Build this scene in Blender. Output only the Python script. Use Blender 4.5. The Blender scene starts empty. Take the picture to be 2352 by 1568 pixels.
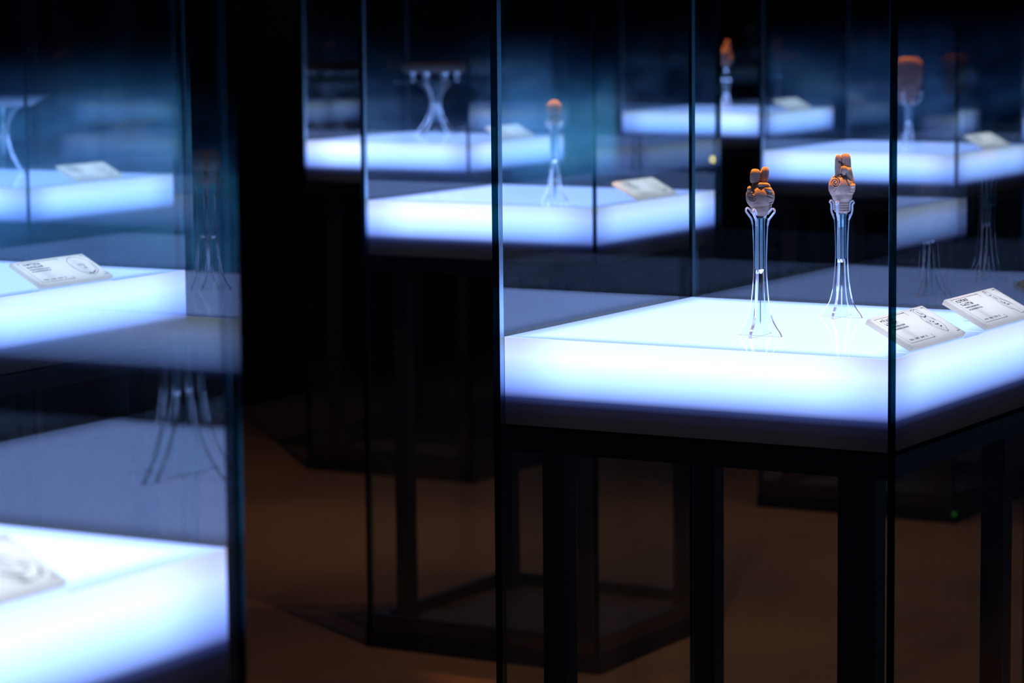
import bpy, bmesh, math, random
from mathutils import Vector, Matrix, Euler

# ------------------------------------------------------------------ camera, world, exposure
SC = bpy.context.scene
COL = SC.collection
W = 0.65                       # metres across one light table
CAMH = 2.62 * W                # eye height
F_PX, PITCH, YAW, ROLL = 6956.93, 0.11997, -0.52691, -0.0092
cd = bpy.data.cameras.new('camera')
cd.sensor_width = 36.0
cd.lens = F_PX / 2352 * 36.0
cd.clip_start = 0.05
cd.clip_end = 100
cam = bpy.data.objects.new('camera', cd)
COL.objects.link(cam)
fw = Vector((math.sin(YAW) * math.cos(PITCH), math.cos(YAW) * math.cos(PITCH), -math.sin(PITCH)))
r0 = Vector((math.cos(YAW), -math.sin(YAW), 0))
u0 = r0.cross(fw)
rr = r0 * math.cos(ROLL) + u0 * math.sin(ROLL)
uu = -r0 * math.sin(ROLL) + u0 * math.cos(ROLL)
cam.matrix_world = Matrix(((rr.x, uu.x, -fw.x, 0), (rr.y, uu.y, -fw.y, 0), (rr.z, uu.z, -fw.z, CAMH), (0, 0, 0, 1)))
cd.dof.use_dof = True
cd.dof.focus_distance = 4.74
cd.dof.aperture_fstop = 5.6
SC.camera = cam

wd = bpy.data.worlds.new('world')
SC.world = wd
wd.use_nodes = True
wd.node_tree.nodes['Background'].inputs[0].default_value = (0.0004, 0.0006, 0.001, 1)
SC.view_settings.view_transform = 'Standard'
SC.view_settings.look = 'None'
SC.view_settings.gamma = 1.0
SC.view_settings.exposure = 0.0
SC.view_settings.use_curve_mapping = False
SC.cycles.max_bounces = 24
SC.cycles.diffuse_bounces = 3
SC.cycles.glossy_bounces = 8
SC.cycles.transmission_bounces = 20
SC.cycles.transparent_max_bounces = 64
SC.cycles.sample_clamp_indirect = 6.0

FLOOR_Z = 0.0
CEIL_Z = 3.4
X_L, X_R, Y_F, Y_B = -10.75 * W, 3.5 * W, 20.6 * W, -7.0 * W     # room walls

SPOT_WARM = (1.0, 0.36, 0.055)

# ------------------------------------------------------------------ materials
def mat(name):
    m = bpy.data.materials.new(name)
    m.use_nodes = True
    nt = m.node_tree
    nt.nodes.clear()
    out = nt.nodes.new('ShaderNodeOutputMaterial')
    return m, nt, out

def node(nt, typ, **kw):
    n = nt.nodes.new(typ)
    for k, v in kw.items():
        setattr(n, k, v)
    return n

def principled(name, col, rough=0.5, metal=0.0, spec=0.5, noise=None, bump=None, **extra):
    m, nt, out = mat(name)
    p = node(nt, 'ShaderNodeBsdfPrincipled')
    p.inputs['Base Color'].default_value = (*col, 1)
    p.inputs['Roughness'].default_value = rough
    p.inputs['Metallic'].default_value = metal
    p.inputs['Specular IOR Level'].default_value = spec
    for k, v in extra.items():
        p.inputs[k].default_value = v
    if noise:
        sc, c2, lo, hi = noise
        tc = node(nt, 'ShaderNodeTexCoord')
        no = node(nt, 'ShaderNodeTexNoise')
        no.inputs['Scale'].default_value = sc
        no.inputs['Detail'].default_value = 6
        rp = node(nt, 'ShaderNodeValToRGB')
        rp.color_ramp.elements[0].position = lo
        rp.color_ramp.elements[1].position = hi
        rp.color_ramp.elements[0].color = (*col, 1)
        rp.color_ramp.elements[1].color = (*c2, 1)
        nt.links.new(tc.outputs['Object'], no.inputs['Vector'])
        nt.links.new(no.outputs['Fac'], rp.inputs['Fac'])
        nt.links.new(rp.outputs['Color'], p.inputs['Base Color'])
        if bump:
            b = node(nt, 'ShaderNodeBump')
            b.inputs['Strength'].default_value = bump
            b.inputs['Distance'].default_value = 0.001
            nt.links.new(no.outputs['Fac'], b.inputs['Height'])
            nt.links.new(b.outputs['Normal'], p.inputs['Normal'])
    nt.links.new(p.outputs[0], out.inputs[0])
    return m

def glass_pane_mat():
    # clear sheet: Schlick reflection on each face, slightly blue-green body
    m, nt, out = mat('case_glass')
    lw = node(nt, 'ShaderNodeLayerWeight')
    lw.inputs['Blend'].default_value = 0.5
    pw = node(nt, 'ShaderNodeMath', operation='POWER')
    pw.inputs[1].default_value = 5.0
    ma = node(nt, 'ShaderNodeMath', operation='MULTIPLY_ADD')
    ma.inputs[1].default_value = 0.948
    ma.inputs[2].default_value = 0.052
    nt.links.new(lw.outputs['Facing'], pw.inputs[0])
    nt.links.new(pw.outputs[0], ma.inputs[0])
    tr = node(nt, 'ShaderNodeBsdfTransparent')
    tr.inputs[0].default_value = (0.955, 0.985, 0.995, 1)
    gl = node(nt, 'ShaderNodeBsdfGlossy')
    gl.inputs['Roughness'].default_value = 0.0
    gl.inputs['Color'].default_value = (0.92, 0.98, 1, 1)
    mx = node(nt, 'ShaderNodeMixShader')
    nt.links.new(ma.outputs[0], mx.inputs[0])
    nt.links.new(tr.outputs[0], mx.inputs[1])
    nt.links.new(gl.outputs[0], mx.inputs[2])
    nt.links.new(mx.outputs[0], out.inputs[0])
    return m

def edge_mat(name, tcol, gcol, rough, fac):
    m, nt, out = mat(name)
    tr = node(nt, 'ShaderNodeBsdfTransparent')
    tr.inputs[0].default_value = (*tcol, 1)
    gl = node(nt, 'ShaderNodeBsdfGlossy')
    gl.inputs['Roughness'].default_value = rough
    gl.inputs['Color'].default_value = (*gcol, 1)
    mx = node(nt, 'ShaderNodeMixShader')
    mx.inputs[0].default_value = fac
    nt.links.new(tr.outputs[0], mx.inputs[1])
    nt.links.new(gl.outputs[0], mx.inputs[2])
    nt.links.new(mx.outputs[0], out.inputs[0])
    return m

SLAB_T = 0.1371
LED_GAIN = 4.0
def light_block_mat():
    # opal acrylic block; LED glow and its fall-off painted as emission; gloss surface over it
    m, nt, out = mat('lit_opal_acrylic')
    tc = node(nt, 'ShaderNodeTexCoord')
    sx = node(nt, 'ShaderNodeSeparateXYZ')
    nt.links.new(tc.outputs['Object'], sx.inputs[0])
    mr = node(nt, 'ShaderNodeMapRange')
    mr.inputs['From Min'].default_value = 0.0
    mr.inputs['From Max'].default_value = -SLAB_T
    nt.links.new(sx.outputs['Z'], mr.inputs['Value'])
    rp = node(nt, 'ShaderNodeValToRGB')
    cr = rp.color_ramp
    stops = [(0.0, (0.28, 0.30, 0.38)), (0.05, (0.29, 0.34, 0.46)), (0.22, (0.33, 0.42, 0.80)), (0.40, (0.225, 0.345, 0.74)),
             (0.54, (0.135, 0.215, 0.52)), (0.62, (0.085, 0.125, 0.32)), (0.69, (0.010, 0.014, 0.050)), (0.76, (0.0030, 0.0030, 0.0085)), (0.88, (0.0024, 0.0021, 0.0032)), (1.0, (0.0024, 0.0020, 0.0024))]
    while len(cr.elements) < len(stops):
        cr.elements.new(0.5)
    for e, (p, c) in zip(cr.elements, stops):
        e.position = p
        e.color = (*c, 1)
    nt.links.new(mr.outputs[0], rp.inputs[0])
    # distance to the rim of the top: the LED sheet is a little smaller than the block
    ax = node(nt, 'ShaderNodeMath', operation='ABSOLUTE')
    ay = node(nt, 'ShaderNodeMath', operation='ABSOLUTE')
    nt.links.new(sx.outputs['X'], ax.inputs[0])
    nt.links.new(sx.outputs['Y'], ay.inputs[0])
    mx_ = node(nt, 'ShaderNodeMath', operation='MAXIMUM')
    nt.links.new(ax.outputs[0], mx_.inputs[0])
    nt.links.new(ay.outputs[0], mx_.inputs[1])
    rm = node(nt, 'ShaderNodeMapRange', interpolation_type='SMOOTHSTEP')
    rm.inputs['From Min'].default_value = W / 2
    rm.inputs['From Max'].default_value = W / 2 - 0.06
    rm.inputs['To Min'].default_value = 0.5
    nt.links.new(mx_.outputs[0], rm.inputs['Value'])
    topc = node(nt, 'ShaderNodeMix', data_type='RGBA', blend_type='MULTIPLY')
    topc.inputs['Factor'].default_value = 1
    topc.inputs['A'].default_value = (0.53, 0.74, 1.65, 1)
    nt.links.new(rm.outputs[0], topc.inputs['B'])
    # side faces: dimmer towards the vertical corners
    mn = node(nt, 'ShaderNodeMath', operation='MINIMUM')
    nt.links.new(ax.outputs[0], mn.inputs[0])
    nt.links.new(ay.outputs[0], mn.inputs[1])
    rc = node(nt, 'ShaderNodeMapRange', interpolation_type='SMOOTHSTEP')
    rc.inputs['From Min'].default_value = W / 2
    rc.inputs['From Max'].default_value = W / 2 - 0.13
    nt.links.new(mn.outputs[0], rc.inputs['Value'])
    cc = node(nt, 'ShaderNodeMix', data_type='RGBA')
    cc.inputs['A'].default_value = (0.62, 0.60, 0.72, 1)
    cc.inputs['B'].default_value = (1, 1, 1, 1)
    nt.links.new(rc.outputs[0], cc.inputs['Factor'])
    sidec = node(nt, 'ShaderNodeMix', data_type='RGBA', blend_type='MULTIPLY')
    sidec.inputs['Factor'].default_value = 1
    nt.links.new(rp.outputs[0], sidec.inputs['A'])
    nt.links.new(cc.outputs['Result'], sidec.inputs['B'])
    # top or side by height
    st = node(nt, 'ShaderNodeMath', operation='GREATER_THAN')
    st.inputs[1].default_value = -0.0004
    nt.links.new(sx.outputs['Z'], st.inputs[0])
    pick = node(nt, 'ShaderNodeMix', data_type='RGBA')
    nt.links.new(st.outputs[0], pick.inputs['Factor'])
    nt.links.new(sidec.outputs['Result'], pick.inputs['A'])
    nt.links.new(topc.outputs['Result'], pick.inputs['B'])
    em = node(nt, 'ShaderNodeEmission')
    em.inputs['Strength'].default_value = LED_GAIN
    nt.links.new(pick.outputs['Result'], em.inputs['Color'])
    gl = node(nt, 'ShaderNodeBsdfGlossy')
    gl.inputs['Roughness'].default_value = 0.03
    fr = node(nt, 'ShaderNodeFresnel')
    fr.inputs['IOR'].default_value = 1.45
    mx = node(nt, 'ShaderNodeMixShader')
    nt.links.new(fr.outputs[0], mx.inputs[0])
    nt.links.new(em.outputs[0], mx.inputs[1])
    nt.links.new(gl.outputs[0], mx.inputs[2])
    nt.links.new(mx.outputs[0], out.inputs[0])
    return m

def screen_mat(name, gain, zc, zs, seed, st):
    # glow of an unseen screen, added to put streaky blue haze in the panes
    m, nt, out = mat(name)
    tc = node(nt, 'ShaderNodeTexCoord')
    mp = node(nt, 'ShaderNodeMapping')
    mp.inputs['Location'].default_value = (seed, seed * 0.7, 0)
    mp.inputs['Scale'].default_value = (0.75, 0.75, 2.8)
    no = node(nt, 'ShaderNodeTexNoise')
    no.inputs['Scale'].default_value = 1.0
    no.inputs['Detail'].default_value = 5
    no.inputs['Distortion'].default_value = 0.6
    nt.links.new(tc.outputs['Object'], mp.inputs['Vector'])
    nt.links.new(mp.outputs[0], no.inputs['Vector'])
    rp = node(nt, 'ShaderNodeValToRGB')
    cr = rp.color_ramp
    while len(cr.elements) < len(st):
        cr.elements.new(0.5)
    for e, (p, c) in zip(cr.elements, st):
        e.position = p
        e.color = (*c, 1)
    nt.links.new(no.outputs['Fac'], rp.inputs[0])
    sx = node(nt, 'ShaderNodeSeparateXYZ')
    nt.links.new(tc.outputs['Object'], sx.inputs[0])
    sb = node(nt, 'ShaderNodeMath', operation='SUBTRACT')
    sb.inputs[1].default_value = zc
    nt.links.new(sx.outputs['Z'], sb.inputs[0])
    ab = node(nt, 'ShaderNodeMath', operation='ABSOLUTE')
    nt.links.new(sb.outputs[0], ab.inputs[0])
    mr = node(nt, 'ShaderNodeMapRange', interpolation_type='SMOOTHSTEP')
    mr.inputs['From Min'].default_value = zs
    mr.inputs['From Max'].default_value = 0.0
    nt.links.new(ab.outputs[0], mr.inputs['Value'])
    ml = node(nt, 'ShaderNodeMath', operation='MULTIPLY')
    ml.inputs[1].default_value = gain
    nt.links.new(mr.outputs[0], ml.inputs[0])
    em = node(nt, 'ShaderNodeEmission')
    nt.links.new(rp.outputs[0], em.inputs['Color'])
    nt.links.new(ml.outputs[0], em.inputs['Strength'])
    nt.links.new(em.outputs[0], out.inputs[0])
    return m

def opal_mat():
    # opal white acrylic: lets the light of the table through
    m, nt, out = mat('opal_caption_acrylic')
    df = node(nt, 'ShaderNodeBsdfDiffuse')
    df.inputs['Color'].default_value = (0.92, 0.79, 0.64, 1)
    tl = node(nt, 'ShaderNodeBsdfTranslucent')
    tl.inputs['Color'].default_value = (1.0, 0.86, 0.62, 1)
    mx = node(nt, 'ShaderNodeMixShader')
    mx.inputs[0].default_value = 0.84
    nt.links.new(df.outputs[0], mx.inputs[1])
    nt.links.new(tl.outputs[0], mx.inputs[2])
    nt.links.new(mx.outputs[0], out.inputs[0])
    return m

def emission_mat(name, col, s):
    m, nt, out = mat(name)
    em = node(nt, 'ShaderNodeEmission')
    em.inputs['Color'].default_value = (*col, 1)
    em.inputs['Strength'].default_value = s
    nt.links.new(em.outputs[0], out.inputs[0])
    return m

def frosted_mat(name, tint, fac):
    # clear acrylic with a sawn, light-scattering surface
    m, nt, out = mat(name)
    p = node(nt, 'ShaderNodeBsdfPrincipled')
    p.inputs['Base Color'].default_value = (*tint, 1)
    p.inputs['Roughness'].default_value = 0.05
    p.inputs['Transmission Weight'].default_value = 1.0
    p.inputs['IOR'].default_value = 1.49
    df = node(nt, 'ShaderNodeBsdfDiffuse')
    df.inputs['Color'].default_value = (*tint, 1)
    tl = node(nt, 'ShaderNodeBsdfTranslucent')
    tl.inputs['Color'].default_value = (*tint, 1)
    dm = node(nt, 'ShaderNodeMixShader')
    nt.links.new(df.outputs[0], dm.inputs[1])
    nt.links.new(tl.outputs[0], dm.inputs[2])
    mx = node(nt, 'ShaderNodeMixShader')
    mx.inputs[0].default_value = fac
    nt.links.new(p.outputs[0], mx.inputs[1])
    nt.links.new(dm.outputs[0], mx.inputs[2])
    nt.links.new(mx.outputs[0], out.inputs[0])
    return m

M = {}
M['glass'] = glass_pane_mat()
M['edge'] = edge_mat('glass_sheet_edge', (0.0015, 0.028, 0.036), (0.08, 0.26, 0.28), 0.12, 0.08)
M['joint'] = edge_mat('glass_joint_edge', (0.30, 0.42, 0.48), (0.55, 0.75, 0.85), 0.22, 0.65)
M['block'] = light_block_mat()
M['black'] = principled('black_powder_coat', (0.034, 0.017, 0.011), 0.45, spec=0.3)
M['blackbase'] = principled('black_base_lacquer', (0.012, 0.011, 0.010), 0.5, spec=0.2)
M['tray'] = principled('dark_brown_base_panel', (0.075, 0.055, 0.04), 0.6, spec=0.2, noise=(9, (0.055, 0.04, 0.03), 0.4, 0.6))
M['acrylic'] = principled('clear_acrylic', (0.93, 0.985, 1.0), 0.0, spec=0.5, **{'Transmission Weight': 1.0, 'IOR': 1.49})
M['tealacrylic'] = frosted_mat('blue_tinted_acrylic', (0.50, 0.78, 0.85), 0.15)
M['sawn'] = frosted_mat('sawn_acrylic_edge', (0.95, 0.97, 1.0), 0.26)
M['rodacrylic'] = frosted_mat('drawn_acrylic_rod', (0.97, 0.98, 1.0), 0.30)
M['clay'] = principled('grey_terracotta', (0.46, 0.315, 0.225), 0.9, spec=0.1, noise=(90, (0.30, 0.205, 0.155), 0.38, 0.66), bump=0.35)
M['redclay'] = principled('red_terracotta', (0.15, 0.072, 0.05), 0.9, spec=0.1, noise=(60, (0.10, 0.05, 0.04), 0.4, 0.65), bump=0.3)
M['darkclay'] = principled('dark_clay', (0.05, 0.036, 0.03), 0.7, spec=0.2, noise=(50, (0.05, 0.04, 0.035), 0.4, 0.6), bump=0.3)
M['greydish'] = principled('grey_dish_clay', (0.16, 0.17, 0.19), 0.7, spec=0.2, noise=(40, (0.11, 0.115, 0.125), 0.4, 0.6), bump=0.3)
M['caption'] = opal_mat()
M['ink'] = principled('dark_blue_ink', (0.018, 0.02, 0.05), 0.6, spec=0.1)
M['ink2'] = principled('grey_ink', (0.20, 0.20, 0.28), 0.6, spec=0.1)
M['wall'] = principled('black_wall_paint', (0.006, 0.006, 0.007), 0.9, spec=0.05, noise=(2, (0.004, 0.004, 0.005), 0.4, 0.6))
M['floor'] = principled('brown_carpet_floor', (0.125, 0.072, 0.048), 0.85, spec=0.08, noise=(1.1, (0.085, 0.055, 0.042), 0.42, 0.60))
M['lampbody'] = principled('black_lamp_housing', (0.01, 0.01, 0.01), 0.5)
M['green'] = emission_mat('green_indicator', (0.15, 1.0, 0.10), 0.10)
M['amber'] = emission_mat('amber_indicator', (1.0, 0.62, 0.12), 7.0)
M['screenR'] = screen_mat('added_blue_haze', 2.9, 0.90, 0.46, 3.1,
    [(0.36, (0.003, 0.010, 0.035)), (0.47, (0.015, 0.070, 0.22)), (0.57, (0.05, 0.24, 0.54)), (0.70, (0.11, 0.43, 0.74))])
M['screenL'] = screen_mat('added_dim_blue_haze', 2.3, 0.98, 0.50, 8.4,
    [(0.30, (0.006, 0.016, 0.06)), (0.46, (0.018, 0.050, 0.18)), (0.58, (0.04, 0.12, 0.38)), (0.72, (0.07, 0.22, 0.55))])

# ------------------------------------------------------------------ mesh helpers
def link(o, parent=None):
    COL.objects.link(o)
    if parent is not None:
        o.parent = parent
    return o

def mesh_obj(name, me, parent=None, loc=None, mats=()):
    for m in mats:
        me.materials.append(m)
    o = bpy.data.objects.new(name, me)
    if loc is not None:
        o.location = loc
    return link(o, parent)

def bm_mesh(name, bm, mats=(), smooth=False):
    me = bpy.data.meshes.new(name)
    bm.normal_update()
    bm.to_mesh(me)
    bm.free()
    for m in mats:
        me.materials.append(m)
    if smooth:
        for p in me.polygons:
            p.use_smooth = True
    return me

def add_box(bm, x0, x1, y0, y1, z0, z1):
    vs = [bm.verts.new(c) for c in ((x0, y0, z0), (x1, y0, z0), (x1, y1, z0), (x0, y1, z0), (x0, y0, z1), (x1, y0, z1), (x1, y1, z1), (x0, y1, z1))]
    fs = [bm.faces.new([vs[i] for i in f]) for f in ((3, 2, 1, 0), (4, 5, 6, 7), (0, 1, 5, 4), (1, 2, 6, 5), (2, 3, 7, 6), (3, 0, 4, 7))]
    return vs, fs

def box_mesh(name, x0, x1, y0, y1, z0, z1, m, bevel=0.0):
    bm = bmesh.new()
    add_box(bm, x0, x1, y0, y1, z0, z1)
    if bevel:
        bmesh.ops.bevel(bm, geom=list(bm.edges), offset=bevel, segments=2, affect='EDGES', profile=0.5)
    return bm_mesh(name, bm, (m,))

def lathe_mesh(name, prof, m, n=40, smooth=True):
    bm = bmesh.new()
    rings = []
    for r, z in prof:
        if r < 1e-6:
            rings.append([bm.verts.new((0, 0, z))])
        else:
            rings.append([bm.verts.new((r * math.cos(2 * math.pi * k / n), r * math.sin(2 * math.pi * k / n), z)) for k in range(n)])
    for a, b in zip(rings, rings[1:]):
        for k in range(n):
            k2 = (k + 1) % n
            if len(a) == 1 and len(b) == 1:
                continue
            if len(a) == 1:
                bm.faces.new((a[0], b[k2], b[k]))
            elif len(b) == 1:
                bm.faces.new((a[k], a[k2], b[0]))
            else:
                bm.faces.new((a[k], a[k2], b[k2], b[k]))
    bmesh.ops.recalc_face_normals(bm, faces=bm.faces)
    return bm_mesh(name, bm, (m,), smooth)

def add_tube(bm, pts, rad, n=8, flat=1.0):
    pts = [Vector(p) for p in pts]
    rings = []
    ref = Vector((0, 1, 0)) if abs((pts[1] - pts[0]).normalized().y) < 0.9 else Vector((1, 0, 0))
    for i, p in enumerate(pts):
        d = (pts[min(i + 1, len(pts) - 1)] - pts[max(i - 1, 0)]).normalized()
        a = d.cross(ref)
        if a.length < 1e-5:
            a = d.orthogonal()
        a.normalize()
        b = d.cross(a).normalized()
        rings.append([bm.verts.new(p + a * rad * math.cos(2 * math.pi * k / n) + b * rad * flat * math.sin(2 * math.pi * k / n)) for k in range(n)])
    for r1, r2 in zip(rings, rings[1:]):
        for k in range(n):
            bm.faces.new((r1[k], r1[(k + 1) % n], r2[(k + 1) % n], r2[k]))
    bm.faces.new(rings[0][::-1])
    bm.faces.new(rings[-1])

def catmull(pts, sub=5):
    out = []
    P = [Vector(p) for p in pts]
    P = [P[0] * 2 - P[1]] + P + [P[-1] * 2 - P[-2]]
    for i in range(1, len(P) - 2):
        for k in range(sub):
            t = k / sub
            a, b, c, d = P[i - 1], P[i], P[i + 1], P[i + 2]
            out.append(0.5 * ((2 * b) + (c - a) * t + (2 * a - 5 * b + 4 * c - d) * t * t + (3 * b - a - 3 * c + d) * t ** 3))
    out.append(P[-2])
    return out

def thing(name, label, cat, loc=(0, 0, 0), rz=0, group=None):
    o = bpy.data.objects.new(name, None)
    o.empty_display_size = 0.05
    o.location = loc
    o.rotation_euler = (0, 0, rz)
    return tag(link(o), label, cat, group)

def tag(o, label, cat, group=None):
    o['label'] = label
    o['category'] = cat
    if group:
        o['group'] = group
    return o

def struct(name, me):
    o = mesh_obj(name, me)
    o['kind'] = 'structure'
    return o

# ------------------------------------------------------------------ the room
t = 0.15
struct('floor', box_mesh('floor', X_L - t, X_R + t, Y_B - t, Y_F + t, -0.1, 0, M['floor']))
struct('ceiling', box_mesh('ceiling', X_L - t, X_R + t, Y_B - t, Y_F + t, CEIL_Z, CEIL_Z + 0.1, M['wall']))
struct('wall_left', box_mesh('wall_left', X_L - t, X_L, Y_B - t, Y_F + t, 0, CEIL_Z, M['wall']))
struct('wall_right', box_mesh('wall_right', X_R, X_R + t, Y_B - t, Y_F + t, 0, CEIL_Z, M['wall']))
struct('wall_back', box_mesh('wall_back', X_L, X_R, Y_F, Y_F + t, 0, CEIL_Z, M['wall']))
struct('wall_front', box_mesh('wall_front', X_L, X_R, Y_B - t, Y_B, 0, CEIL_Z, M['wall']))

def screen(name, x, y0, y1, side, m, label):
    # unseen screen added for the blue haze in the glass: frame and glowing face
    s = thing(name, label, 'screen', (x, (y0 + y1) / 2, 0))
    h = (y1 - y0) / 2
    x0, x1 = (0, 0.05) if side > 0 else (-0.05, 0)
    bm = bmesh.new()
    add_box(bm, x0, x1, -h - 0.03, h + 0.03, 0.35, 1.85)
    mesh_obj('screen_frame', bm_mesh('screen_frame', bm, (M['black'],)), s)
    e = 0.052 * side
    bm = bmesh.new()
    add_box(bm, min(e, e + 0.004 * side), max(e, e + 0.004 * side), -h, h, 0.38, 1.82)
    mesh_obj('screen_face', bm_mesh('screen_face', bm, (m,)), s)
    return s
screen('added_haze_screen', X_R, 1.5 * W, 20.0 * W, -1, M['screenR'], 'long low unseen screen, added for the streaky blue haze in the case glass')
screen('added_haze_screen', X_L, -6.5 * W, 8.0 * W, 1, M['screenL'], 'long dim unseen screen, added for the faint navy haze in the front panes')

# ------------------------------------------------------------------ display case: base, glass, head with lamp
GT = 0.012                 # glass thickness
GO = W / 2 + 0.001 + GT    # half outer width of the glass box
BASE_H = 0.041
RISER_H = 0.083
SLAB_TOP = CAMH - 0.8578 * W
SLAB_BOT = SLAB_TOP - SLAB_T
GLASS_TOP = 2.95

def pane_mesh(name, x0, x1, y0, y1, z0, z1, big):
    """big: axis of the sheet normal; ends of the sheet get the edge material"""
    bm = bmesh.new()
    vs, fs = add_box(bm, x0, x1, y0, y1, z0, z1)
    bm.normal_update()
    for f in fs:
        n = f.normal
        if abs(n[big]) > 0.5:
            f.material_index = 0
        elif abs(n.z) > 0.5:
            f.material_index = 1
        else:
            f.material_index = 1 if big == 0 else 2
    return bm_mesh(name, bm, (M['glass'], M['edge'], M['joint']))

PANES = []
for z0, z1 in ((BASE_H, SLAB_BOT - 0.002), (SLAB_BOT, GLASS_TOP)):
    gi = GO - GT
    PANES += [pane_mesh('pane', -GO, -gi, -GO, GO, z0, z1, 0), pane_mesh('pane', gi, GO, -GO, GO, z0, z1, 0),
              pane_mesh('pane', -gi + 0.0004, gi - 0.0004, -GO, -gi, z0, z1, 1), pane_mesh('pane', -gi + 0.0004, gi - 0.0004, gi, GO, z0, z1, 1)]
BO = GO + 0.004
def base_meshes():
    bm = bmesh.new()
    add_box(bm, -BO, BO, -BO, BO, 0, BASE_H)
    a = bm_mesh('base', bm, (M['blackbase'],))
    b0, bi = GO - GT - 0.001, GO - GT - 0.022
    bm = bmesh.new()
    add_box(bm, -b0, b0, -b0, -bi, BASE_H, RISER_H)
    add_box(bm, -b0, b0, bi, b0, BASE_H, RISER_H)
    add_box(bm, -b0, -bi, -bi, bi, BASE_H, RISER_H)
    add_box(bm, bi, b0, -bi, bi, BASE_H, RISER_H)
    b = bm_mesh('base_rim', bm, (M['blackbase'],))
    bm = bmesh.new()
    add_box(bm, -bi + 0.001, bi - 0.001, -bi + 0.001, bi - 0.001, BASE_H, BASE_H + 0.012)
    c = bm_mesh('base_panel', bm, (M['tray'],))
    return a, b, c
BASE, RIM, PANEL = base_meshes()
def head_mesh():
    bm = bmesh.new()
    add_box(bm, -GO, GO, -GO, GO, GLASS_TOP, CEIL_Z)
    return bm_mesh('head', bm, (M['lampbody'],))
HEAD = head_mesh()
LAMP = lathe_mesh('lamp', [(0, 0.10), (0.035, 0.10), (0.035, 0.0), (0.028, 0.0), (0.02, 0.06), (0, 0.06)], M['lampbody'], 20)

LEG_IN, LEG_W, RAIL_H = 0.0416, 0.040, 0.041
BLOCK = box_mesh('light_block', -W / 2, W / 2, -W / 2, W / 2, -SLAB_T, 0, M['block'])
h = W / 2
RAIL_X = box_mesh('rail', -h, h, -0.02, 0.02, -RAIL_H, -0.0005, M['black'])
RAIL_Y = box_mesh('rail', -0.02, 0.02, -h + 0.0405, h - 0.0405, -RAIL_H, -0.0005, M['black'])
LEG = box_mesh('leg', -LEG_W / 2, LEG_W / 2, -LEG_W / 2, LEG_W / 2, 0, SLAB_BOT - RAIL_H - (BASE_H + 0.012), M['black'], 0.0015)
DUCT = box_mesh('cable_duct', -0.012, 0.012, -0.011, 0.011, 0, SLAB_BOT - RAIL_H - (BASE_H + 0.012), M['black'], 0.0015)

def spot(parent, loc, target, power, ang=14):
    ld = bpy.data.lights.new('case_lamp', 'SPOT')
    ld.energy = power
    ld.color = SPOT_WARM
    ld.spot_size = math.radians(ang)
    ld.spot_blend = 0.6
    ld.shadow_soft_size = 0.02
    o = bpy.data.objects.new('case_lamp', ld)
    o.location = loc
    d = Vector(target) - Vector(loc)
    o.rotation_euler = d.to_track_quat('-Z', 'Y').to_euler()
    return link(o, parent)

def display_case(ux, uy, label, group=None):
    cx, cy = (ux + 0.5) * W, (uy + 0.5) * W
    c = thing('display_case', label, 'display case', (cx, cy, 0), 0, group)
    for me in (BASE, RIM, PANEL, HEAD):
        mesh_obj(me.name.split('.')[0], me, c)
    for me in PANES:
        mesh_obj('pane', me, c)
    return c

def light_table(c, duct=False):
    # the lit table built into the case: opal block, rails and legs
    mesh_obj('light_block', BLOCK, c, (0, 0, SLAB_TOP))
    for s in (-1, 1):
        mesh_obj('rail', RAIL_X, c, (0, s * (h - 0.02), SLAB_BOT))
        mesh_obj('rail', RAIL_Y, c, (s * (h - 0.02), 0, SLAB_BOT))
    d = h - LEG_IN - LEG_W / 2
    z = BASE_H + 0.012
    for sx in (-1, 1):
        for sy in (-1, 1):
            mesh_obj('leg', LEG, c, (sx * d, sy * d, z))
    if duct:
        mesh_obj('cable_duct', DUCT, c, (d - LEG_W / 2 - 0.013, -d, z))

CASES = {  # position in table widths
    'A': (-3.6428, 6.2258), 'B': (-6.3787, 9.8655), 'C': (-9.0292, 13.375), 'D': (-9.0554, 16.9953),
    'E': (-6.3757, 13.4276), 'F': (-3.6547, 2.6937), 'G': (-6.3454, 6.2597), 'H': (-9.0559, 9.8661),
    'I': (-0.93, 6.262), 'J': (-0.94, 9.866), 'K': (-3.66, 9.866), 'L': (-3.66, 13.42), 'M': (-3.66, 16.995), 'N': (-6.376, 16.995)}
WHAT = {
    'A': 'two terracotta hand fragments', 'B': 'one small round-topped clay fragment', 'C': 'a dark flat dish on a pegged plate',
    'D': 'a tall reddish clay fragment by the far wall', 'E': 'a broad block-shaped reddish clay fragment',
    'F': 'a caption of winding line drawing', 'G': 'a caption with a large oval drawing', 'H': 'a shallow flared grey dish',
    'I': 'a small knobbed clay fragment, mirrored in glass'}
for k, (ux, uy) in CASES.items():
    if k in WHAT:
        c = display_case(ux, uy, 'tall glass case with glowing table, enclosing ' + WHAT[k], 'glass display cases')
    else:
        c = display_case(ux, uy, 'glass display case showing only as a faint teal mirror image', 'glass display cases seen in reflection')
    light_table(c, duct=(k == 'A'))

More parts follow.
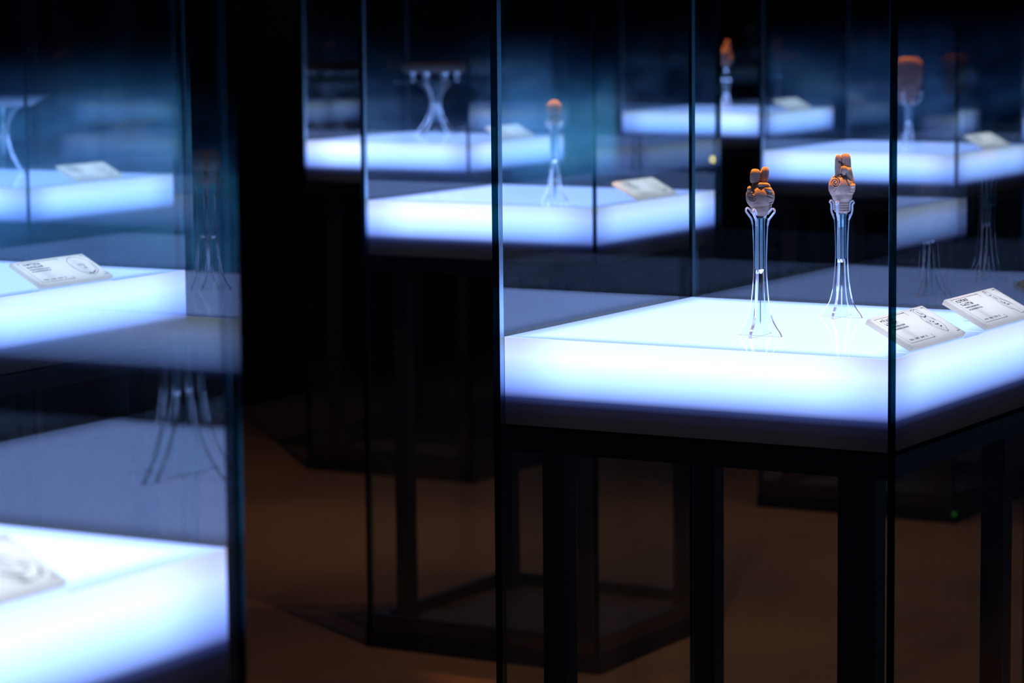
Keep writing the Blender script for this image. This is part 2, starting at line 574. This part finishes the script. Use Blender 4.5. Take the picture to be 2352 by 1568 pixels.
# ------------------------------------------------------------------ clear stands
CORE = {}
def stand_profile(kind):
    if kind == 'small':
        return [(0.0, 0.037), (0.006, 0.034), (0.014, 0.0275), (0.025, 0.021), (0.040, 0.0165), (0.058, 0.0136), (0.080, 0.0115), (0.103, 0.0104), (0.125, 0.0108), (0.150, 0.0118), (0.172, 0.0135)]
    if kind == 'wide':
        return [(0.0, 0.066), (0.012, 0.055), (0.03, 0.042), (0.055, 0.030), (0.08, 0.0235), (0.105, 0.020), (0.13, 0.019), (0.15, 0.0205), (0.172, 0.023)]
    # hourglass
    return [(0.0, 0.088), (0.010, 0.075), (0.03, 0.055), (0.055, 0.037), (0.085, 0.024), (0.11, 0.0195), (0.13, 0.022), (0.15, 0.030), (0.168, 0.042), (0.182, 0.058), (0.188, 0.066)]

def blade_mesh(kind, thick, top=None):
    key = (kind, thick, top)
    if key in CORE:
        return CORE[key]
    pr = stand_profile(kind)
    if top:
        pr = [(z * top / pr[-1][0], r) for z, r in pr]
    pts = catmull([(r, 0, z) for z, r in pr], 4)
    bm = bmesh.new()
    zj = pts[-1].z * 0.56
    L, R = [], []
    rows = []
    for p in pts:
        ri = thick / 2 if p.z < zj else 0.0062
        rows.append([bm.verts.new((x, y, p.z)) for x, y in ((ri, -thick / 2), (max(p.x, ri + 0.001), -thick / 2), (max(p.x, ri + 0.001), thick / 2), (ri, thick / 2))])
    for a, b in zip(rows, rows[1:]):
        for k in range(4):
            f = bm.faces.new((a[k], a[(k + 1) % 4], b[(k + 1) % 4], b[k]))
            f.material_index = 1 if k == 1 else 0
    bm.faces.new(rows[0][::-1])
    bm.faces.new(rows[-1])
    bmesh.ops.recalc_face_normals(bm, faces=bm.faces)
    CORE[key] = bm_mesh('blade', bm, (M['acrylic'], M['sawn']))
    return CORE[key]

def core_mesh(hh, r=0.0060):
    key = ('core', hh, r)
    if key not in CORE:
        CORE[key] = box_mesh('stem', -r, r, -r, r, hh * 0.57, hh, M['tealacrylic'])
    return CORE[key]

def prong_mesh(path):
    key = ('prong', tuple(path))
    if key not in CORE:
        bm = bmesh.new()
        add_tube(bm, catmull([(r, 0, z) for r, z in path], 5), 0.0014, 8, 1.7)
        bmesh.ops.recalc_face_normals(bm, faces=bm.faces)
        CORE[key] = bm_mesh('prong', bm, (M['rodacrylic'],), True)
    return CORE[key]

PRONG_BALL = [(0.0125, 0.1725), (0.0150, 0.181), (0.0205, 0.188), (0.0245, 0.1935), (0.0228, 0.1978), (0.0190, 0.1968), (0.0125, 0.1895)]
PRONG_CUP = [(0.0125, 0.1600), (0.0165, 0.1680), (0.0185, 0.1745), (0.0188, 0.184), (0.0212, 0.1875), (0.0195, 0.1905), (0.0170, 0.1898), (0.0145, 0.1855), (0.0140, 0.1745)]

def clear_stand(case, u, v, kind, label, prong=None, rz=0.0, thick=0.005, hh=None, prong_dirs=(0, 1, 2, 3)):
    ux, uy = CASES[case]
    s = thing('clear_stand', label, 'display stand', ((ux + u) * W, (uy + v) * W, SLAB_TOP + 0.0003), rz, 'clear acrylic stands')
    top = hh
    me = blade_mesh(kind, thick, top)
    ht = top or stand_profile(kind)[-1][0]
    for k in range(4):
        o = mesh_obj('blade', me, s)
        o.rotation_euler = (0, 0, k * math.pi / 2)
    mesh_obj('stem', core_mesh(ht), s)
    if prong:
        pm = prong_mesh(prong)
        for k in prong_dirs:
            o = mesh_obj('prong', pm, s)
            o.rotation_euler = (0, 0, k * math.pi / 2)
    return s

# ------------------------------------------------------------------ clay pieces, sculpted from merged volumes
def ellipsoid(bm, c, r, rot=(0, 0, 0), seg=20):
    mtx = Matrix.Translation(c) @ Euler(rot).to_matrix().to_4x4() @ Matrix.Diagonal((*r, 1))
    bmesh.ops.create_uvsphere(bm, u_segments=seg, v_segments=seg // 2 + 2, radius=1, matrix=mtx)

def capsule(bm, a, b, ra, rb, n=7):
    a, b = Vector(a), Vector(b)
    for i in range(n):
        f = i / (n - 1)
        r = ra + (rb - ra) * f
        ellipsoid(bm, a.lerp(b, f), (r, r, r), seg=12)

def rounded_block(bm, c, r, rot=(0, 0, 0), p=4.0):
    n0 = len(bm.verts)
    res = bmesh.ops.create_uvsphere(bm, u_segments=28, v_segments=18, radius=1)
    mtx = Matrix.Translation(c) @ Euler(rot).to_matrix().to_4x4()
    for v in res['verts']:
        q = v.co
        k = (abs(q.x) ** p + abs(q.y) ** p + abs(q.z) ** p) ** (1 / p)
        q = q / k
        v.co = mtx @ Vector((q.x * r[0], q.y * r[1], q.z * r[2]))

def swirl(cx, cz, rmax, turns, n=40, a0=0.0):
    return [(cx + rmax * (0.12 + 0.88 * i / n) * math.cos(a0 + i / n * turns * 2 * math.pi), cz + rmax * (0.12 + 0.88 * i / n) * math.sin(a0 + i / n * turns * 2 * math.pi)) for i in range(n + 1)]

def sculpt(name, build, voxel, m, smooth=4, disp=0.0006, tex_scale=0.010, grooves=()):
    bm = bmesh.new()
    build(bm)
    me = bpy.data.meshes.new(name)
    bm.to_mesh(me)
    bm.free()
    o = bpy.data.objects.new('tmp', me)
    COL.objects.link(o)
    rm = o.modifiers.new('r', 'REMESH')
    rm.mode = 'VOXEL'
    rm.voxel_size = voxel
    sm = o.modifiers.new('s', 'SMOOTH')
    sm.iterations = smooth
    tx = bpy.data.textures.new('grain', 'CLOUDS')
    tx.noise_scale = tex_scale
    dp = o.modifiers.new('d', 'DISPLACE')
    dp.texture = tx
    dp.strength = disp
    dg = bpy.context.evaluated_depsgraph_get()
    ev = o.evaluated_get(dg)
    out = bpy.data.meshes.new_from_object(ev)
    bpy.data.objects.remove(o)
    bpy.data.meshes.remove(me)
    out.name = name
    out.materials.clear()
    out.materials.append(m)
    for poly, wd_, dep in grooves:
        for v in out.vertices:
            if v.co.y > 0:
                continue
            best = 1.0
            for a, b in zip(poly, poly[1:]):
                dx, dz = b[0] - a[0], b[1] - a[1]
                t_ = max(0, min(1, ((v.co.x - a[0]) * dx + (v.co.z - a[1]) * dz) / (dx * dx + dz * dz + 1e-12)))
                best = min(best, math.hypot(v.co.x - a[0] - t_ * dx, v.co.z - a[1] - t_ * dz))
            if best < wd_:
                f_ = 1 - (best / wd_) ** 2
                v.co.y += dep * f_
    for p in out.polygons:
        p.use_smooth = True
    return out

def hand_short(bm):
    # plump fist with two blunt upright fingers
    ellipsoid(bm, (0, 0, 0.031), (0.0224, 0.0180, 0.0215), seg=32)
    ellipsoid(bm, (0.0015, 0, 0.018), (0.0165, 0.0140, 0.0180), seg=28)
    rounded_block(bm, (0.001, 0.001, 0.046), (0.0150, 0.0125, 0.0075), (0, 0, 0), 2.6)
    rounded_block(bm, (-0.0080, -0.003, 0.0625), (0.0078, 0.0066, 0.0115), (0, 0.06, 0), 3.4)
    rounded_block(bm, (0.0065, 0.003, 0.0640), (0.0070, 0.0064, 0.0130), (0, 0.10, 0), 2.8)
    capsule(bm, (-0.001, -0.0105, 0.0500), (0.010, -0.0085, 0.0495), 0.0036, 0.0036)
    rounded_block(bm, (0.0105, -0.0090, 0.0430), (0.0085, 0.0055, 0.0035), (0, 0.25, 0), 2.4)
    rounded_block(bm, (-0.0155, -0.0060, 0.0430), (0.0050, 0.0055, 0.0050), (0, -0.4, 0), 2.4)

def hand_tall(bm):
    # hand on a wrist stub with two tall fingers and a bent thumb
    for k in range(6):
        ellipsoid(bm, (0.0005, 0, 0.003 + 0.004 * k), (0.0130, 0.0118, 0.0048))
    ellipsoid(bm, (0, 0, 0.042), (0.0220, 0.0168, 0.0225), seg=32)
    ellipsoid(bm, (0.0005, 0, 0.028), (0.0170, 0.0145, 0.0140), seg=28)
    rounded_block(bm, (-0.0062, -0.001, 0.0750), (0.0054, 0.0060, 0.0190), (0, 0.01, 0), 3.6)
    rounded_block(bm, (0.0062, 0.001, 0.0765), (0.0086, 0.0072, 0.0190), (0, -0.02, 0), 3.4)
    rounded_block(bm, (0.0030, -0.0078, 0.0690), (0.0056, 0.0046, 0.0070), (0, 0.1, 0), 2.6)
    capsule(bm, (0.0095, -0.0040, 0.0680), (0.0140, -0.0030, 0.0500), 0.0068, 0.0066)
    rounded_block(bm, (0.0150, -0.0080, 0.0435), (0.0070, 0.0060, 0.0034), (0, -0.1, 0), 2.4)

def knob_piece(bm):
    ellipsoid(bm, (0, 0, 0.042), (0.0200, 0.0180, 0.0210))
    ellipsoid(bm, (0.001, 0, 0.020), (0.0150, 0.0140, 0.0200))
    ellipsoid(bm, (0.009, -0.010, 0.036), (0.0075, 0.0070, 0.0090))
    ellipsoid(bm, (-0.009, -0.011, 0.034), (0.0070, 0.0060, 0.0100))

def leaf_piece(bm):
    ellipsoid(bm, (0, 0, 0.032), (0.0270, 0.0200, 0.0330))
    ellipsoid(bm, (-0.006, -0.008, 0.050), (0.0180, 0.0150, 0.0240))
    capsule(bm, (0.000, 0, 0.055), (0.006, 0.002, 0.100), 0.0210, 0.0085, 9)
    ellipsoid(bm, (0.012, -0.008, 0.028), (0.0140, 0.0120, 0.0150))

def block_piece(bm):
    rounded_block(bm, (0, 0, 0.095), (0.0460, 0.0300, 0.0480), (0, 0.02, 0), 3.6)
    rounded_block(bm, (-0.002, 0, 0.050), (0.0400, 0.0270, 0.0400), (0, 0, 0), 3.0)
    rounded_block(bm, (-0.004, 0, 0.022), (0.0330, 0.0230, 0.0220), (0, 0, 0), 3.0)
    ellipsoid(bm, (-0.012, -0.024, 0.055), (0.0100, 0.0090, 0.0130))
    ellipsoid(bm, (0.014, -0.024, 0.055), (0.0100, 0.0090, 0.0130))

def artifact(name, case, u, v, z, me, label, rz, lamp=200.0, loff=(0, 0), tgt=0.04):
    ux, uy = CASES[case]
    o = mesh_obj(name, me, None, ((ux + u) * W, (uy + v) * W, SLAB_TOP + z))
    o.rotation_euler = (0, 0, rz)
    tag(o, label, 'artifact', 'clay pieces on clear stands')
    if lamp:
        fx = thing('case_spotlight', 'black spotlight above the ' + ' '.join(label.split()[:6]), 'spotlight', (o.location.x + loff[0], o.location.y + loff[1], GLASS_TOP - 0.1))
        mesh_obj('lamp_housing', LAMP, fx)
        spot(fx, (0, 0, 0.055), (-loff[0], -loff[1], SLAB_TOP + z + tgt - GLASS_TOP + 0.1), lamp)
    return o

FACE = math.radians(26)
m_short = sculpt('hand_fragment', hand_short, 0.0007, M['clay'], 2, 0.0007, grooves=[
    (swirl(-0.0125, 0.0305, 0.0062, 2.3), 0.0008, 0.0016), ([(-0.017, 0.0525), (-0.003, 0.0525)], 0.0013, 0.0030), ([(-0.008, 0.0505), (-0.012, 0.044), (-0.010, 0.038)], 0.0022, 0.0020),
    ([(0.014, 0.0225), (0.022, 0.024)], 0.0007, 0.0020), ([(0.014, 0.0190), (0.022, 0.0205)], 0.0007, 0.0020), ([(0.014, 0.0155), (0.021, 0.0170)], 0.0006, 0.0018), ([(0.011, 0.0335), (0.019, 0.0300)], 0.0012, 0.0016), ([(0.001, 0.042), (0.006, 0.047), (0.018, 0.046)], 0.0010, 0.0018)])
m_tall = sculpt('hand_fragment', hand_tall, 0.0007, M['clay'], 2, 0.0007, grooves=[
    (swirl(-0.0112, 0.0500, 0.0085, 2.4, a0=1.0), 0.0011, 0.0022), ([(-0.0005, 0.094), (-0.0005, 0.060)], 0.0012, 0.0030), ([(-0.012, 0.0590), (0.000, 0.0580), (0.006, 0.0600)], 0.0010, 0.0022),
    ([(0.0065, 0.066), (0.0075, 0.052), (0.0105, 0.045)], 0.0011, 0.0024), ([(-0.004, 0.0835), (0.001, 0.0800)], 0.0022, 0.0035), ([(0.012, 0.0345), (0.019, 0.0335)], 0.0008, 0.0016), ([(-0.010, 0.041), (-0.013, 0.036)], 0.0012, 0.0014)])
m_knob = sculpt('clay_fragment', knob_piece, 0.0014, M['clay'], 3, 0.0010)
m_leaf = sculpt('clay_fragment', leaf_piece, 0.0018, M['redclay'], 3, 0.0016, 0.02)
m_block = sculpt('clay_fragment', block_piece, 0.0022, M['redclay'], 4, 0.0018, 0.025)

clear_stand('A', 0.545, 0.277, 'small', 'clear acrylic stand gripping the plump two-fingered hand fragment', PRONG_BALL, hh=0.183)
artifact('hand_fragment', 'A', 0.545, 0.277, 0.1855, m_short, 'plump grey terracotta hand fragment with two short blunt fingers on a clear stand', FACE, 620, (-0.10, 0.17))
clear_stand('A', 0.557, 0.7245, 'small', 'clear acrylic stand cupping the wrist of the tall-fingered hand fragment', PRONG_CUP, hh=0.169)
artifact('hand_fragment', 'A', 0.557, 0.7245, 0.1715, m_tall, 'tall terracotta hand fragment with joined upright fingers and wrist stub on a clear stand', FACE, 620, (-0.06, 0.12))

clear_stand('B', 0.712, 0.21, 'small', 'clear acrylic stand under the small round-topped clay fragment', PRONG_BALL, thick=0.006, hh=0.183)
artifact('clay_fragment', 'B', 0.712, 0.21, 0.1905, m_knob, 'small round-topped clay fragment lit orange from above on a clear stand', FACE, 450, (-0.06, 0.15))

clear_stand('I', 0.60, 0.58, 'small', 'clear acrylic stand in the neighbouring case, showing as a mirror image', PRONG_BALL)
artifact('clay_fragment', 'I', 0.60, 0.58, 0.1905, m_knob, 'small knobbed clay fragment in the neighbouring case, showing as a mirror image', 0.6, 40, (0, 0.04))

clear_stand('F', 0.54, 0.50, 'wide', 'large clear acrylic stand mirrored in the back pane of its case', None, thick=0.007)

# stand with a thin rod carrying a piece well above its short blades
def rod_stand(case, u, v, hblade, hrod, rrod, label, kind='small', thick=0.006):
    s = clear_stand(case, u, v, kind, label, None, thick=thick, hh=hblade)
    bm = bmesh.new()
    add_tube(bm, [(0, 0, hblade - 0.02), (0, 0, hrod)], rrod, 10)
    mesh_obj('rod', bm_mesh('rod', bm, (M['acrylic'],), True), s)
    return s
rs = rod_stand('D', 0.42, 0.62, 0.105, 0.180, 0.0045, 'short clear acrylic stand with a thin rod under the tall reddish fragment', thick=0.007)
for sx in (-1, 1):
    bm = bmesh.new()
    ellipsoid(bm, (0, 0, 0), (0.010, 0.010, 0.009))
    o = mesh_obj('knob', bm_mesh('knob', bm, (M['acrylic'],), True), rs, (sx * 0.0125, 0, 0.112))
artifact('clay_fragment', 'D', 0.42, 0.62, 0.176, m_leaf, 'tall reddish clay fragment tapering upward, lit orange on one side, on a thin clear rod', FACE, 1100, (-0.10, 0.04), 0.08)

PRONG_BLOCK = [(0.0125, 0.128), (0.020, 0.133), (0.036, 0.139), (0.046, 0.156), (0.0480, 0.168), (0.0445, 0.172), (0.0420, 0.166)]
clear_stand('E', 0.463, 0.70, 'small', 'clear acrylic stand with bent prongs under the broad block-shaped fragment', PRONG_BLOCK, thick=0.006, hh=0.130)
artifact('clay_fragment', 'E', 0.463, 0.70, 0.142, m_block, 'broad block-shaped reddish clay fragment with an orange-lit upper rim on a clear stand', FACE, 700, (-0.03, 0.16), 0.13)

# dishes on hourglass stands
def dish_stand(case, u, v, rplate, zplate, label, pegs):
    s = clear_stand(case, u, v, 'hourglass', label, None, thick=0.009, hh=zplate)
    if pegs:
        mesh_obj('rest_plate', lathe_mesh('rest_plate', [(0, 0), (rplate, 0), (rplate, 0.006), (0, 0.006)], M['acrylic'], 48, False), s, (0, 0, zplate))
        bm = bmesh.new()
        add_tube(bm, [(0, 0, 0), (0, 0, 0.030)], 0.0055, 10)
        pm = bm_mesh('peg', bm, (M['acrylic'],), True)
        for k in range(8):
            a = 2 * math.pi * (k + 0.3) / 8
            mesh_obj('peg', pm, s, (0.085 * math.cos(a), 0.085 * math.sin(a), zplate + 0.006))
    return s
def dish_mesh(r0_, r1_, hh_, th, m):
    return lathe_mesh('dish', [(0, 0), (r0_, 0), (r1_, hh_), (r1_ - th, hh_), (r0_ - th * 0.6, th), (0, th)], m, 56)
dish_stand('C', 0.335, 0.76, 0.147, 0.186, 'clear hourglass stand with pegged round plate under the dark dish', True)
o = mesh_obj('dish', dish_mesh(0.112, 0.126, 0.030, 0.010, M['darkclay']), None, ((CASES['C'][0] + 0.335) * W, (CASES['C'][1] + 0.76) * W, SLAB_TOP + 0.2225))
tag(o, 'dark flat clay dish resting on clear pegs', 'dish')
fx = thing('case_spotlight', 'small black spotlight in the case head above the dark dish', 'spotlight', (o.location.x, o.location.y, GLASS_TOP - 0.1))
mesh_obj('lamp_housing', LAMP, fx)
spot(fx, (0, 0, 0.055), (0, 0, -1), 25, 18)
dish_stand('H', 0.262, 0.73, 0.1, 0.197, 'clear hourglass stand under the shallow flared grey dish', False)
o = mesh_obj('dish', dish_mesh(0.088, 0.147, 0.034, 0.008, M['greydish']), None, ((CASES['H'][0] + 0.262) * W, (CASES['H'][1] + 0.73) * W, SLAB_TOP + 0.1975))
tag(o, 'shallow flared grey clay dish resting on a clear hourglass stand', 'dish')

# ------------------------------------------------------------------ caption plates
LL, LD, LT, TILT = 0.211, 0.082, 0.0085, math.radians(27.5)
def label_board():
    # local: x = reading direction, y = up the slope, top face z = 0
    return box_mesh('board', 0, LL, 0, LD, -LT, 0, M['caption'], 0.0008)
BOARD = label_board()
def stroke(bm, pts, w):
    for a, b in zip(pts, pts[1:]):
        a, b = Vector((*a, 0)), Vector((*b, 0))
        d = b - a
        if d.length < 1e-7:
            continue
        n = Vector((-d.y, d.x, 0)).normalized() * w / 2
        e = d.normalized() * w * 0.3
        vs = [bm.verts.new(p) for p in (a - e - n, b + e - n, b + e + n, a - e + n)]
        bm.faces.new(vs)
def lp(s, d):
    return (s * LL, (1 - d) * LD)
def glyph(bm, s, d, w, hh, rnd, lw):
    x0, y0 = lp(s, d)
    ww, h2 = w * LL, hh * LD
    k = rnd.randint(2, 3)
    for i in range(k):
        x = x0 + ww * (0.12 + 0.76 * (i / (k - 1))) * 1.0
        stroke(bm, [(x, y0 + h2 * rnd.uniform(0.3, 0.5)), (x + rnd.uniform(-.05, .05) * ww, y0 - h2 * 0.5)], lw)
    for i in range(rnd.randint(2, 3)):
        y = y0 + h2 * rnd.uniform(-0.45, 0.45)
        stroke(bm, [(x0 + ww * rnd.uniform(0, .2), y), (x0 + ww * rnd.uniform(.75, 1), y)], lw)

FIG = {
    'fingers': ([[(.76, .05), (.72, .07), (.745, .14), (.735, .28), (.70, .36), (.685, .50), (.70, .64), (.745, .78), (.78, .84), (.815, .83), (.82, .79), (.86, .70), (.885, .56), (.87, .42), (.83, .34), (.84, .20), (.83, .09), (.795, .05), (.77, .09), (.76, .05)]],
                [[(.745, .27), (.77, .33), (.805, .32), (.82, .28)], [(.785, .13), (.79, .22), (.82, .24)], [(.71, .45), (.715, .56)], [(.76, .47), (.775, .47)], [(.79, .50), (.81, .50)], [(.77, .58), (.80, .60), (.82, .58)], [(.79, .68), (.82, .66)], [(.85, .40), (.855, .48)]]),
    'joined': ([[(.73, .05), (.71, .11), (.72, .26), (.745, .36), (.72, .44), (.715, .58), (.74, .70), (.79, .76), (.80, .90), (.87, .90), (.87, .76), (.89, .66), (.885, .50), (.86, .42), (.83, .30), (.80, .12), (.78, .05), (.73, .05)]],
               [[(.74, .09), (.76, .11)], [(.745, .20), (.77, .21)], [(.77, .26), (.78, .35)], [(.82, .36), (.86, .50), (.87, .60)], [(.76, .45), (.78, .53), (.80, .50)], [(.79, .57), (.83, .58)]]),
    'oval': ([[(.80 + .15 * math.cos(a), .46 + .38 * math.sin(a)) for a in [k * math.pi / 12 for k in range(25)]],
              [(.80 + .13 * math.cos(a), .45 + .33 * math.sin(a)) for a in [k * math.pi / 12 for k in range(14)]]],
             [[(.86, .72), (.82, .79), (.76, .79)], [(.76, .40), (.78, .45)], [(.80, .38), (.83, .42), (.82, .50)], [(.79, .55), (.82, .57)]]),
    'winding': ([[(.62, .10), (.55, .28), (.58, .50), (.66, .70), (.78, .86), (.92, .80), (.95, .60), (.88, .44), (.78, .30), (.72, .14), (.62, .10)],
                 [(.66, .22), (.63, .36), (.70, .56), (.80, .70), (.88, .66), (.84, .54), (.74, .40), (.66, .22)]],
                [[(.60, .30), (.64, .34)], [(.70, .62), (.74, .70), (.80, .76)], [(.86, .52), (.90, .60)], [(.75, .80), (.80, .84)], [(.90, .78), (.93, .70)]]),
}
def print_meshes(fig, seed, two_rows=True):
    rnd = random.Random(seed)
    bm = bmesh.new()
    lw = 0.0011
    # frame lines and corner ticks
    stroke(bm, [lp(.46, .075), lp(.06, .075), lp(.06, .90), lp(.50, .90)], lw * .8)
    for s, d, a, b in ((.60, .075, -.05, .10), (.965, .07, -.05, .10), (.965, .90, -.05, -.10), (.50, .90, -.03, -.10)):
        stroke(bm, [lp(s + a, d), lp(s, d), lp(s, d + b)], lw * 1.2)
    stroke(bm, [lp(.46, .075), lp(.60, .075)], lw * .8)
    # heading: two rows of large characters
    for row, cnt in ((.155, 5), (.265, 5)):
        for i in range(cnt):
            glyph(bm, .105 + i * .047, row, .038, .085, rnd, 0.0012)
    out, ins = FIG[fig]
    for pl in out:
        stroke(bm, [lp(*p) for p in pl], lw)
    for pl in ins:
        stroke(bm, [lp(*p) for p in pl], lw * 2.0)
    a = bm_mesh('print', bm, (M['ink'],))
    bm = bmesh.new()
    for row, cnt in ((.375, 13), (.455, 13)):
        for i in range(cnt):
            glyph(bm, .105 + i * .021, row, .017, .045, rnd, 0.0008)
    for i in range(13):
        if i % 4 != 3:
            glyph(bm, .11 + i * .024, .815, .018, .05, rnd, 0.0008)
    b = bm_mesh('small_print', bm, (M['ink2'],))
    return a, b

def wedge_mesh():
    # clear prop under the board
    bm = bmesh.new()
    d = LD * math.cos(TILT)
    z1 = LD * math.sin(TILT)
    prof = [(0.012, 0.0), (0.060, 0.0), (0.060, 0.060 * math.tan(TILT) - LT / math.cos(TILT) * 1.02), (0.030, 0.030 * math.tan(TILT) - LT / math.cos(TILT) * 1.02)]
    for x in (0.05, 0.16):
        lo = [bm.verts.new((x, y, z)) for y, z in prof]
        hi = [bm.verts.new((x + 0.005, y, z)) for y, z in prof]
        bm.faces.new(lo[::-1])
        bm.faces.new(hi)
        for k in range(4):
            bm.faces.new((lo[k], lo[(k + 1) % 4], hi[(k + 1) % 4], hi[k]))
    bmesh.ops.recalc_face_normals(bm, faces=bm.faces)
    return bm_mesh('prop', bm, (M['acrylic'],))
PROP = wedge_mesh()

def caption(case, v0, fig, seed, label, u=0.992):
    # reading direction runs along +y of the room; slope rises towards -x
    ux, uy = CASES[case]
    c = thing('caption_plate', label, 'caption', ((ux + u) * W, (uy + v0) * W, SLAB_TOP + 0.0005), math.radians(90), 'white caption plates on the lit tables')
    b = mesh_obj('board', BOARD, c, (0, 0, LT * math.cos(TILT)))
    b.rotation_euler = (TILT, 0, 0)
    p1, p2 = print_meshes(fig, seed)
    for me, nm in ((p1, 'print'), (p2, 'small_print')):
        o = mesh_obj(nm, me, b, (0, 0, 0.00012))
    mesh_obj('prop', PROP, c, (0, 0, LT * math.cos(TILT)))
    return c

caption('A', 0.142, 'fingers', 1, 'white caption plate with a drawing of a two-fingered hand, in the two-hand case')
caption('A', 0.606, 'joined', 2, 'white caption plate with a drawing of joined tall fingers, in the two-hand case')
caption('B', 0.368, 'oval', 3, 'white tilted caption plate near the small round-topped fragment')
caption('C', 0.395, 'oval', 4, 'white tilted caption plate on the table of the dark dish', 0.985)
caption('D', 0.383, 'joined', 5, 'white tilted caption plate on the table of the tall reddish fragment', 0.985)
caption('E', 0.415, 'joined', 6, 'white tilted caption plate on the table of the block-shaped fragment')
caption('F', 0.323, 'winding', 7, 'white caption plate with a large winding line drawing', 0.978)
caption('G', 0.358, 'oval', 8, 'white caption plate with a large oval line drawing', 0.978)
caption('H', 0.358, 'oval', 9, 'white tilted caption plate on the table of the flared grey dish', 0.972)

# ------------------------------------------------------------------ gallery lamps and indicators
HOUS = lathe_mesh('lamp_housing', [(0, 0.16), (0.05, 0.16), (0.05, 0.0), (0.042, 0.0), (0.03, 0.08), (0, 0.08)], M['lampbody'], 24)
def downlight(x, y, power, tx, ty, ang, label):
    f = thing('ceiling_spotlight', label, 'spotlight', (x, y, CEIL_Z - 0.16), 0, 'warm ceiling spotlights')
    mesh_obj('lamp_housing', HOUS, f)
    ld = bpy.data.lights.new('gallery_lamp', 'SPOT')
    ld.energy = power
    ld.color = (1.0, 0.60, 0.36)
    ld.spot_size = math.radians(ang)
    ld.spot_blend = 0.8
    ld.shadow_soft_size = 0.05
    o = bpy.data.objects.new('gallery_lamp', ld)
    o.location = (0, 0, 0.07)
    d = Vector((tx - x, ty - y, -CEIL_Z + 0.1))
    o.rotation_euler = d.to_track_quat('-Z', 'Y').to_euler()
    link(o, f)
for i, (a, b, p, tx, ty) in enumerate(((-4.6, 12.3, 240, -5.6, 11.2), (-1.6, 8.4, 240, -2.4, 9.6), (-4.6, 8.8, 260, -5.4, 9.6), (-7.6, 11.9, 220, -7.7, 13.6), (-4.6, 5.4, 120, -5.2, 6.6))):
    downlight(a * W, b * W, p, tx * W, ty * W, 80, 'black ceiling spotlight throwing warm light on the aisle floor')

def led(x, y, z, r, m, label, cat='indicator light', rx=math.pi / 2):
    o = mesh_obj('indicator_light', lathe_mesh('indicator_light', [(0, 0), (r, 0), (r * 0.8, r * 0.6), (0, r * 0.9)], m, 14), None, (x, y, z))
    o.rotation_euler = (rx, 0, 0)
    tag(o, label, cat)
    return o
def ray_to(px, py, axis, val):
    d = fw + rr * ((px - 1176) / F_PX) - uu * ((py - 784) / F_PX)
    tt = val / d[axis]
    return Vector((0, 0, CAMH)) + d * tt
pt = ray_to(1638, 366, 1, Y_F)
led(pt.x, pt.y - 0.0003, pt.z, 0.011, M['amber'], 'tiny amber pilot lamp on the black far wall')
pt = ray_to(2192, 1172, 1, (CASES['E'][1] + 0.5) * W - BO)
led(pt.x, pt.y - 0.0002, min(max(pt.z, 0.012), BASE_H - 0.01), 0.006, M['green'], 'tiny green pilot lamp on a black case base')
